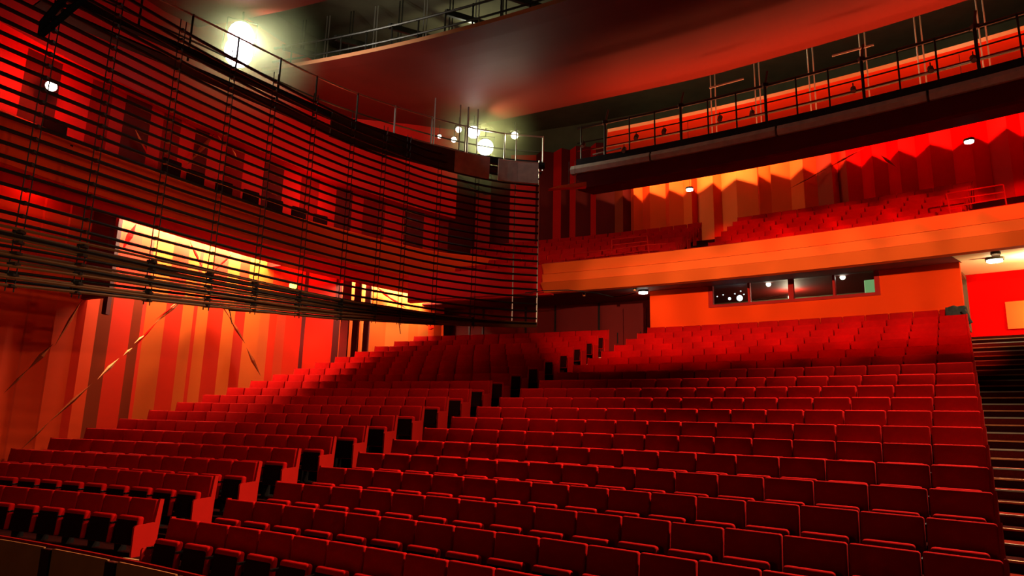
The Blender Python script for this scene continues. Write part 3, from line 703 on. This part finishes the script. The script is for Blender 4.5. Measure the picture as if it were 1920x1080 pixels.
for px, py, l in ((1293, 355, 'bright lamp before the orange folded wall of the balcony'), (1817, 265, 'bright lamp before the dark wall right above the balcony seats')):
    P = atR(px, py, 57.5); o = downlight(P, .13, l); m = MB(); m.tube([P+Vector((0, 0, .06)), Vector((P.x, P.y, 11.8))], .008, 5); m.build('cable', ['cable_dark'], o)
# ================================================================ LIGHTS inside coves
def cove(px0, px1, n, power, col, py=450):
    s0, s1 = wallhit(px0, py)[0], wallhit(px1, py)[0]
    for i in range(n):
        s = s0+(s1-s0)*(i+.5)/n; P = wallat(s, .34, 5.85); T = wallat(s, .0, 4.9); d = (wallat(s+.2)-wallat(s-.2)).normalized()
        o = light('AREA', 'cove_strip', P, power, col, size=(s1-s0)/n*.95, sy=.12)
        o.rotation_euler = (0, 0, atan2(d.y, d.x))
cove(188, 498, 6, 260, (1, .86, .56)); cove(642, 820, 3, 260, (1, .86, .56), 560)
cove(8, 60, 1, 9, (1, .06, .02)); cove(520, 615, 1, 30, (1, .08, .03), 560)
P = wallpoint(592, 640, .55); light('POINT', 'red_niche', P, 45, (1, .05, .02), size=.15)
for px, py, pw in ((578, 372, 45), (340, 290, 6), (460, 330, 6), (20, 180, 16)):
    h = wallhit(px, py); light('POINT', 'box_light', wallat(h[0], 1.0, min(h[1].z, 8.2)), pw, (1, .12, .05), size=.2)
for f_, pw in ((.24, 14), (.40, 50), (.56, 90), (.72, 100), (.88, 30)):
    i = int(f_*(L_-1)); light('SPOT', 'band_light', BP[i]+BN[i]*-.75+Vector((0, 0, 9.12)), pw, (1, .25, .1), to=wallat(WS[-1]*(.52+.42*f_), .4, 10.3), size=.12, spot=150, blend=.9)
# balcony back wall strips over an unseen trough added to cut their light
for t0, t1, n, pw, col in ((.485, .600, 5, 80, (1, .58, .26)), (.612, .80, 6, 130, (1, .08, .05))):
    for i in range(n):
        t = t0+(t1-t0)*(i+.5)/n; o = light('AREA', 'trough_strip', cyl(60.5, t, 11.52), pw, col, size=60.5*(t1-t0)/n*.97, sy=.06)
        o.rotation_euler = (math.radians(50), 0, -t)
m = MB(); m.sweep(arc_rails([(60.1, 11.2), (60.94, 11.2), (60.94, 11.24), (60.14, 11.24), (60.14, 11.6), (60.1, 11.6)], .45, .81, 40)); structure('trim_9', m, ['felt_black'], 'unseen light trough added to cut the wash on the balcony back wall')
for i in range(8):
    t = .50+.0375*(i+.5); o = light('AREA', 'bridge_fill_light', cyl(54.4, t, 8.95), 95, (1, .22, .09), size=1.6, sy=.5); o.rotation_euler = (math.radians(172), 0, -t); o.data.spread = math.radians(130)  # unseen uplights added to redden the ceiling panels
light('POINT', 'void_fill_light', (-1.5, 24.5, 13.6), 160, (1, 1, .72), size=.15); light('POINT', 'void_fill_light', cyl(55.6, .70, 13.6), 130, (1, 1, .72), size=.15); light('POINT', 'void_fill_light', cyl(55.8, .58, 13.6), 90, (1, 1, .72), size=.15)  # unseen fill added to lift the dark roof void
# passage
light('AREA', 'passage_light', cyl(57.0, .7345, 4.3), 420, (1, .85, .5), size=.4, rot=(pi, 0, 0))
light('POINT', 'passage_light', cyl(59.9, .735, 4.2), 170, (1, .55, .3), size=.2)
light('POINT', 'passage_wall_glow', cyl(60.75, .7235, 3.72), 26, (1, .6, .15), size=.06)

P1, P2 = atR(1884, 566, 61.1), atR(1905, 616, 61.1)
m = MB(); m.sweep(arc_rails([(61.12, P2.z), (61.18, P2.z), (61.18, P1.z), (61.12, P1.z)], thOf(P1), .80, 4)); structure('trim_10', m, ['paint_amber'], 'amber patch painted as lamp glow on the right hand passage wall')  # amber colour stands in for lamp glow on the scarlet wall
light('POINT', 'passage_patch_glow', cyl(60.75, .7265, 3.9), 34, (1, .7, .3), size=.05)

# ================================================================ SMALL THINGS
def flat(px, py, Y): r = ray(px, py); return r*(Y/r.y)
# lighting truss at the top left
tr = empty('lighting_truss', flat(110, 25, 9.3), 'short black lattice truss crossing the screen at the top left', 'truss')
A0, A1, B0, B1 = flat(79, 46, 9.3), flat(124, -8, 9.3), flat(76, 66, 9.3), flat(166, -10, 9.3)
m = MB(); m.tube([A0, A1], .055, 6); m.build('chord', ['matte_black'], tr); m = MB(); m.tube([B0, B1], .05, 6); m.build('chord', ['matte_black'], tr)
m = MB(); m.tube([A0, B0], .04, 6)
for a, b in ((.25, .45), (.45, .25), (.6, .75), (.85, .6)): m.tube([A0.lerp(A1, a), B0.lerp(B1, b)], .022, 5)
m.build('lattice', ['matte_black'], tr)
# pit barrier
pb = empty('pit_barrier', cyl(37.5, .5, -2.55), 'low curved barrier of brown boards and dark posts before the first row', 'barrier')
ts = [.418, .4515, .485, .520, .5535, .587, .62]
m = MB(); m.tube([cyl(37.5, .40+.24*i/30, -1.6) for i in range(31)], .022, 8); m.build('top_rail', ['panel_red'], pb, True)
for t in ts:
    m = MB(); m.sweep(arc_rails([(37.46, -2.6), (37.54, -2.6), (37.54, -1.64), (37.46, -1.64)], t+.0005, t+.0055, 1)); m.build('post', ['seat_metal'], pb)
for a, b in zip(ts[:-1], ts[1:]):
    m = MB(); m.sweep(arc_rails([(37.48, -2.55), (37.52, -2.55), (37.52, -1.63), (37.48, -1.63)], a+.0058, b+.0002, 3)); m.build('board', ['wood_dark'], pb)
# hung board
a, b = atR(1028, 356, 52.3), atR(1099, 348, 52.3)
hb = empty('hung_board', (a+b)/2, 'small orange board hung on two thin wires at the right end of the screen', 'board')
m = MB(); u = Vector((0, .12, 0)); m.prism([a, b+Vector((0, 0, -.06)), b+Vector((0, 0, .09)), a.lerp(b, .3)+Vector((0, 0, .07))], -u, u); m.build('board', ['front_orange'], hb)
for px in (1067, 1078):
    f_ = (px-1028)/71; q = a.lerp(b, f_); m = MB(); m.tube([q+Vector((0, 0, .04)), Vector((q.x, q.y, 8.7))], .009, 5); m.box((q.x, q.y, q.z+.1), (.05, .05, .08)); m.build('wire', ['steel_light'], hb)
# drooping cable
m = MB(); m.tube([solve(px, py, lambda R: soffit(R)-.05) for px, py in ((985, 549), (1020, 545), (1065, 544), (1110, 548), (1135, 553), (1150, 557), (1172, 554), (1192, 549))], .018, 5)
tag(m.build('cable', ['felt_black'], None, True), 'thin black cable drooping under the balcony soffit', 'cable')
# guard rails on the balcony
def rails(lbl, lines, R):
    o = empty('guard_rail', atR(*lines[0][0], R), lbl, 'railing')
    for ln in lines:
        m = MB(); m.tube([atR(px, py, R) for px, py in ln], .02, 6); m.build('rail' if abs(ln[0][0]-ln[-1][0]) > 12 else 'post', ['panel_red'], o)
rails('thin pipe guard rail on the balcony edge before the centre steps', [[(1147, 449), (1213, 442)], [(1147, 477), (1147, 449)], [(1217, 474), (1213, 442)], [(1148, 460), (1215, 452)]], BR+.15)
rails('low thin handrail along the left part of the balcony edge', [[(1065, 477), (1147, 468), (1215, 459), (1250, 457)], [(1098, 474), (1098, 486)]], BR+.05)
rails('pipe guard rail on the balcony before the right steps', [[(1775, 363), (1880, 346)], [(1780, 375), (1882, 360)], [(1783, 388), (1885, 371)], [(1774, 363), (1783, 404)], [(1881, 346), (1888, 389)]], BR+.15)
# box chairs behind the side parapet
ch0 = None
for k, (px, py, lbl) in enumerate(((331, 306, 'leftmost of the row'), (375, 327, 'second from the left'), (428, 346, 'third from the left'), (478, 363, 'middle one'), (523, 379, 'third from the right'), (567, 394, 'second from the right'), (607, 408, 'rightmost of the row'), (115, 229, 'apart from the others near the wall lamp'))):
    P = atz(px, py, 7.5 if k < 7 else 7.25); P.z = 6.50 if k < 7 else 6.2; d = Vector((P.x, P.y, 0)).normalized()
    root = empty('box_chair', P, 'dark chair back above the side parapet, %s' % lbl, 'chair', 'dark chairs in the side gallery', rz=atan2(-d.x, d.y)+.5)
    if ch0 is None:
        bk = MB(); vs, fs = rbox((.60, .09, .62), (0, .22, .88), .04, 3); bk.add([(v.x, v.y+.03*(v.x/.3)**2, v.z-(.05*(v.x/.3)**2 if v.z > .9 else 0)) for v in vs], fs); ch0 = [('backrest', bk.build('backrest', ['seat_shell'], root, True, True))]
        se = MB(); vs, fs = rbox((.52, .5, .1), (0, 0, .45), .03, 2); se.add(vs, fs); ch0.append(('seat', se.build('seat', ['seat_shell'], root, True, True)))
        for x in (-.22, .22):
            for y in (-.2, .2): lg = MB(); lg.tube([(x, y, 0), (x, y, .42)], .018, 6); ch0.append(('leg', lg.build('leg', ['seat_metal'], root, False, True)))
    else:
        for n_, o_ in ch0: c = o_.copy(); COL.objects.link(c); c.parent = root
# fins in front of the side wall
s_ = wallhit(181, 400)[0]; m = MB(); m.beam(wallat(s_, .0, 4.25), wallat(s_, .78, 4.25), .14, 2.5); structure('column_5', m, ['paint_maroon'], 'short dark partition at the left end of the glowing slot')  # partition deepened to block the slot light on its left
for k, (px, w_) in enumerate(((174, .12), (626, .30), (647, .24), (667, .22))):
    s = wallhit(px, 640 if px > 300 else 560)[0]; m = MB(); m.beam(wallat(s, .62, 2.6 if k == 0 else -.5), wallat(s, .62, 5.4), w_, .18); structure('column_%d' % (k+1), m, ['paint_maroon'], 'slim dark maroon fin standing before the side wall')
# folded relief creases on the walls
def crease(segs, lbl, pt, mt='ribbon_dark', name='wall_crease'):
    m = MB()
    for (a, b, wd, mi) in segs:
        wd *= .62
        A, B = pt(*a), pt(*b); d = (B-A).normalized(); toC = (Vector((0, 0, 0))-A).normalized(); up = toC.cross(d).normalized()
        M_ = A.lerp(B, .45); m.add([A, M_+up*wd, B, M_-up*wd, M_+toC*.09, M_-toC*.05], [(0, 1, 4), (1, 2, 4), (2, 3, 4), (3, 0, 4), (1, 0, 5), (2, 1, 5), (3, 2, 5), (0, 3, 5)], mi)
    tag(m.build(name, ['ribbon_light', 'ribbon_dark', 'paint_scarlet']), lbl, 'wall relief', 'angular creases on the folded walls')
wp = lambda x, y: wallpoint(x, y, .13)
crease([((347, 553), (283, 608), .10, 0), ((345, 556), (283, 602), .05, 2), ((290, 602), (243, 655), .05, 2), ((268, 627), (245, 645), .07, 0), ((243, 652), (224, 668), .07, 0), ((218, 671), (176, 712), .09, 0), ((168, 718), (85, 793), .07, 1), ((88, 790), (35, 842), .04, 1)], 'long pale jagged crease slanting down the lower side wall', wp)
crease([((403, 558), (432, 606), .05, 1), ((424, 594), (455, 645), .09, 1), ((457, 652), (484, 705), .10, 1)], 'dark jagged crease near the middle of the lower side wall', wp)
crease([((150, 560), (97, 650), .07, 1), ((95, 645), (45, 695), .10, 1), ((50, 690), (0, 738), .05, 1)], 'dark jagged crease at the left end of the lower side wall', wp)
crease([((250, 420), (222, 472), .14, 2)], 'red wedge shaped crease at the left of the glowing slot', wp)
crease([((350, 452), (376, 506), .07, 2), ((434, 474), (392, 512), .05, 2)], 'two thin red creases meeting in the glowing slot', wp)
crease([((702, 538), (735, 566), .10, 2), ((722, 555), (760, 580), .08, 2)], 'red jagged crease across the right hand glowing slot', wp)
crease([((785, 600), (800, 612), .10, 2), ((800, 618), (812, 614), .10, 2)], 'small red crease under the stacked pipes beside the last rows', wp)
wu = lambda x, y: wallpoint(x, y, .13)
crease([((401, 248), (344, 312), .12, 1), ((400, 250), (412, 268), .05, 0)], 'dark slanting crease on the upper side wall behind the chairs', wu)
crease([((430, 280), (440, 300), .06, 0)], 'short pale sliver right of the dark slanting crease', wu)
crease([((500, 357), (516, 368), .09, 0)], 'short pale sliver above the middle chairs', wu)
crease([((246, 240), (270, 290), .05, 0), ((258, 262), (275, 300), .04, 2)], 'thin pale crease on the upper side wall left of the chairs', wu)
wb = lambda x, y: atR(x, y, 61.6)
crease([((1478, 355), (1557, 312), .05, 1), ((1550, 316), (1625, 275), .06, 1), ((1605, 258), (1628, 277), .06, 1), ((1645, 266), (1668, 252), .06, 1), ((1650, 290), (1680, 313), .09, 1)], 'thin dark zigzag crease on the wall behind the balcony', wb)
# jacket over the last row
jk = MB(); n1, n2 = 14, 10; vs = []
a_, b_ = atR(1773, 580, rowR(19)), atR(1812, 577, rowR(19)); ax = (b_-a_); rad = Vector((sin(.69), cos(.69), 0))
random.seed(5)
for i in range(n1+1):
    for j in range(n2+1):
        u = i/n1; v = j/n2; ang = (v-.5)*2
        c = a_.lerp(b_, u); zt = 3.50-.06*abs(u-.4)
        vs.append(Vector((c.x, c.y, zt)) + rad*(.20*ang) + Vector((0, 0, -.34*abs(ang)**1.6+.02*sin(i*.9)*cos(j*.8)+random.uniform(-.008, .008))) + (ax*.08*max(0, u-.7)))
fs = [(i*(n2+1)+j, (i+1)*(n2+1)+j, (i+1)*(n2+1)+j+1, i*(n2+1)+j+1) for i in range(n1) for j in range(n2)]
jk.add(vs, fs)
jo = jk.build('jacket', ['jacket_cloth'], None, True); tag(jo, 'dark grey jacket draped over the last row at the right end', 'jacket')
sm = jo.modifiers.new('thickness', 'SOLIDIFY'); sm.thickness = .03; jo.modifiers.new('smooth', 'SUBSURF').render_levels = 1
sv = MB(); sv.tube([atR(x, y, rowR(19)-.35) for x, y in ((1806, 582), (1812, 590), (1815, 598), (1820, 606))], .06, 8); so = sv.build('sleeve', ['jacket_cloth'], None, True); so.parent = jo
# booth contents
mx = empty('mixing_desk', atR(1440, 560, 58.2)+Vector((0, 0, -.8)), 'dark mixing desk behind the booth window', 'desk')
a, b = thOf(atR(1345, 555, 58.2)), thOf(atR(1490, 555, 58.2))
m = MB(); m.sweep(arc_rails([(57.9, 4.0), (58.5, 4.0), (58.5, 4.55), (58.4, 4.5), (57.9, 4.4)], a, b, 6)); m.build('body', ['booth_dark'], mx)
for px, py in ((1345, 556), (1356, 553), (1378, 551), (1389, 546), (1395, 552)):
    P = atR(px, py, 57.85); m = MB(); m.box(P, (.03, .03, .03)); m.build('indicator_light', ['lamp_blue'], mx)
m = MB(); m.tube([atR(1410, 563, 57.86), atR(1478, 552, 57.86)], .012, 5); m.build('fader_strip', ['steel_light'], mx)
lamp('desk_lamp', atR(1387, 559, 57.8), .105, 'lamp_blue', 'bright bluish desk lamp inside the booth at the window left end', yoke=False)
lamp('desk_lamp', atR(1368, 560, 57.8), .05, 'lamp_blue', 'smaller bluish lamp beside the bright desk lamp in the booth', yoke=False)
for px, py, l in ((1441, 533, 'left'), (1580, 520, 'right')):
    P = atR(px, py, 57.45); lamp('booth_lamp', P, .085, 'lamp_white', 'round white lamp inside the booth, %s one of the two' % l, yoke=True)
light('POINT', 'booth_glow', cyl(59.2, .60, 4.8), 170, WARM, size=.1)
dg = MB(); P1, P2 = atR(1622, 537, 57.6), atR(1641, 535, 57.6)  # glowing sheet standing in for a lit doorway
dg.prism([P1+Vector((0, 0, -.3)), P2+Vector((0, 0, -.3)), P2+Vector((0, 0, .2)), P1+Vector((0, 0, .2))], (0, 0, 0), (0, .04, 0)); tag(dg.build('doorway_glow', ['doorway_green']), 'pale green glowing sheet for the lit doorway inside the booth', 'screen')

# ================================================================ HALO volumes added to imitate bloom around the glaring lamps
def halo(P, r, dens, label):
    bm = bmesh.new(); bmesh.ops.create_icosphere(bm, subdivisions=3, radius=r); me = bpy.data.meshes.new('lamp_halo'); bm.to_mesh(me); bm.free()
    m = bpy.data.materials.new('halo_air'); m.use_nodes = True; nt = m.node_tree; nt.nodes.remove(nt.nodes['Principled BSDF'])
    out = nt.nodes['Material Output']; vs = nt.nodes.new('ShaderNodeVolumeScatter'); vs.inputs['Color'].default_value = (.92, 1, .42, 1); vs.inputs['Anisotropy'].default_value = .3
    tc = nt.nodes.new('ShaderNodeTexCoord'); ln = nt.nodes.new('ShaderNodeVectorMath'); ln.operation = 'LENGTH'; nt.links.new(tc.outputs['Object'], ln.inputs[0])
    mr = nt.nodes.new('ShaderNodeMapRange'); mr.inputs['From Min'].default_value = 0; mr.inputs['From Max'].default_value = r; mr.inputs['To Min'].default_value = 1; mr.inputs['To Max'].default_value = 0; nt.links.new(ln.outputs['Value'], mr.inputs['Value'])
    pw = nt.nodes.new('ShaderNodeMath'); pw.operation = 'POWER'; pw.inputs[1].default_value = 2; nt.links.new(mr.outputs['Result'], pw.inputs[0])
    mu = nt.nodes.new('ShaderNodeMath'); mu.operation = 'MULTIPLY'; mu.inputs[1].default_value = dens; nt.links.new(pw.outputs[0], mu.inputs[0]); nt.links.new(mu.outputs[0], vs.inputs['Density'])
    nt.links.new(vs.outputs[0], out.inputs['Volume']); me.materials.append(m)
    o = bpy.data.objects.new('lamp_halo', me); COL.objects.link(o); o.location = (P[0], P[1], P[2]+OZ); tag(o, label, 'halo', 'added lamp halos', 'stuff'); return o
halo((F1+F2)/2, 2.8, .6, 'pale haze added for the glow around the two big flood lamps')
halo((G1+G2)/2, 2.6, .34, 'pale haze added for the glow around the pair of stage lamps over the side bridge')
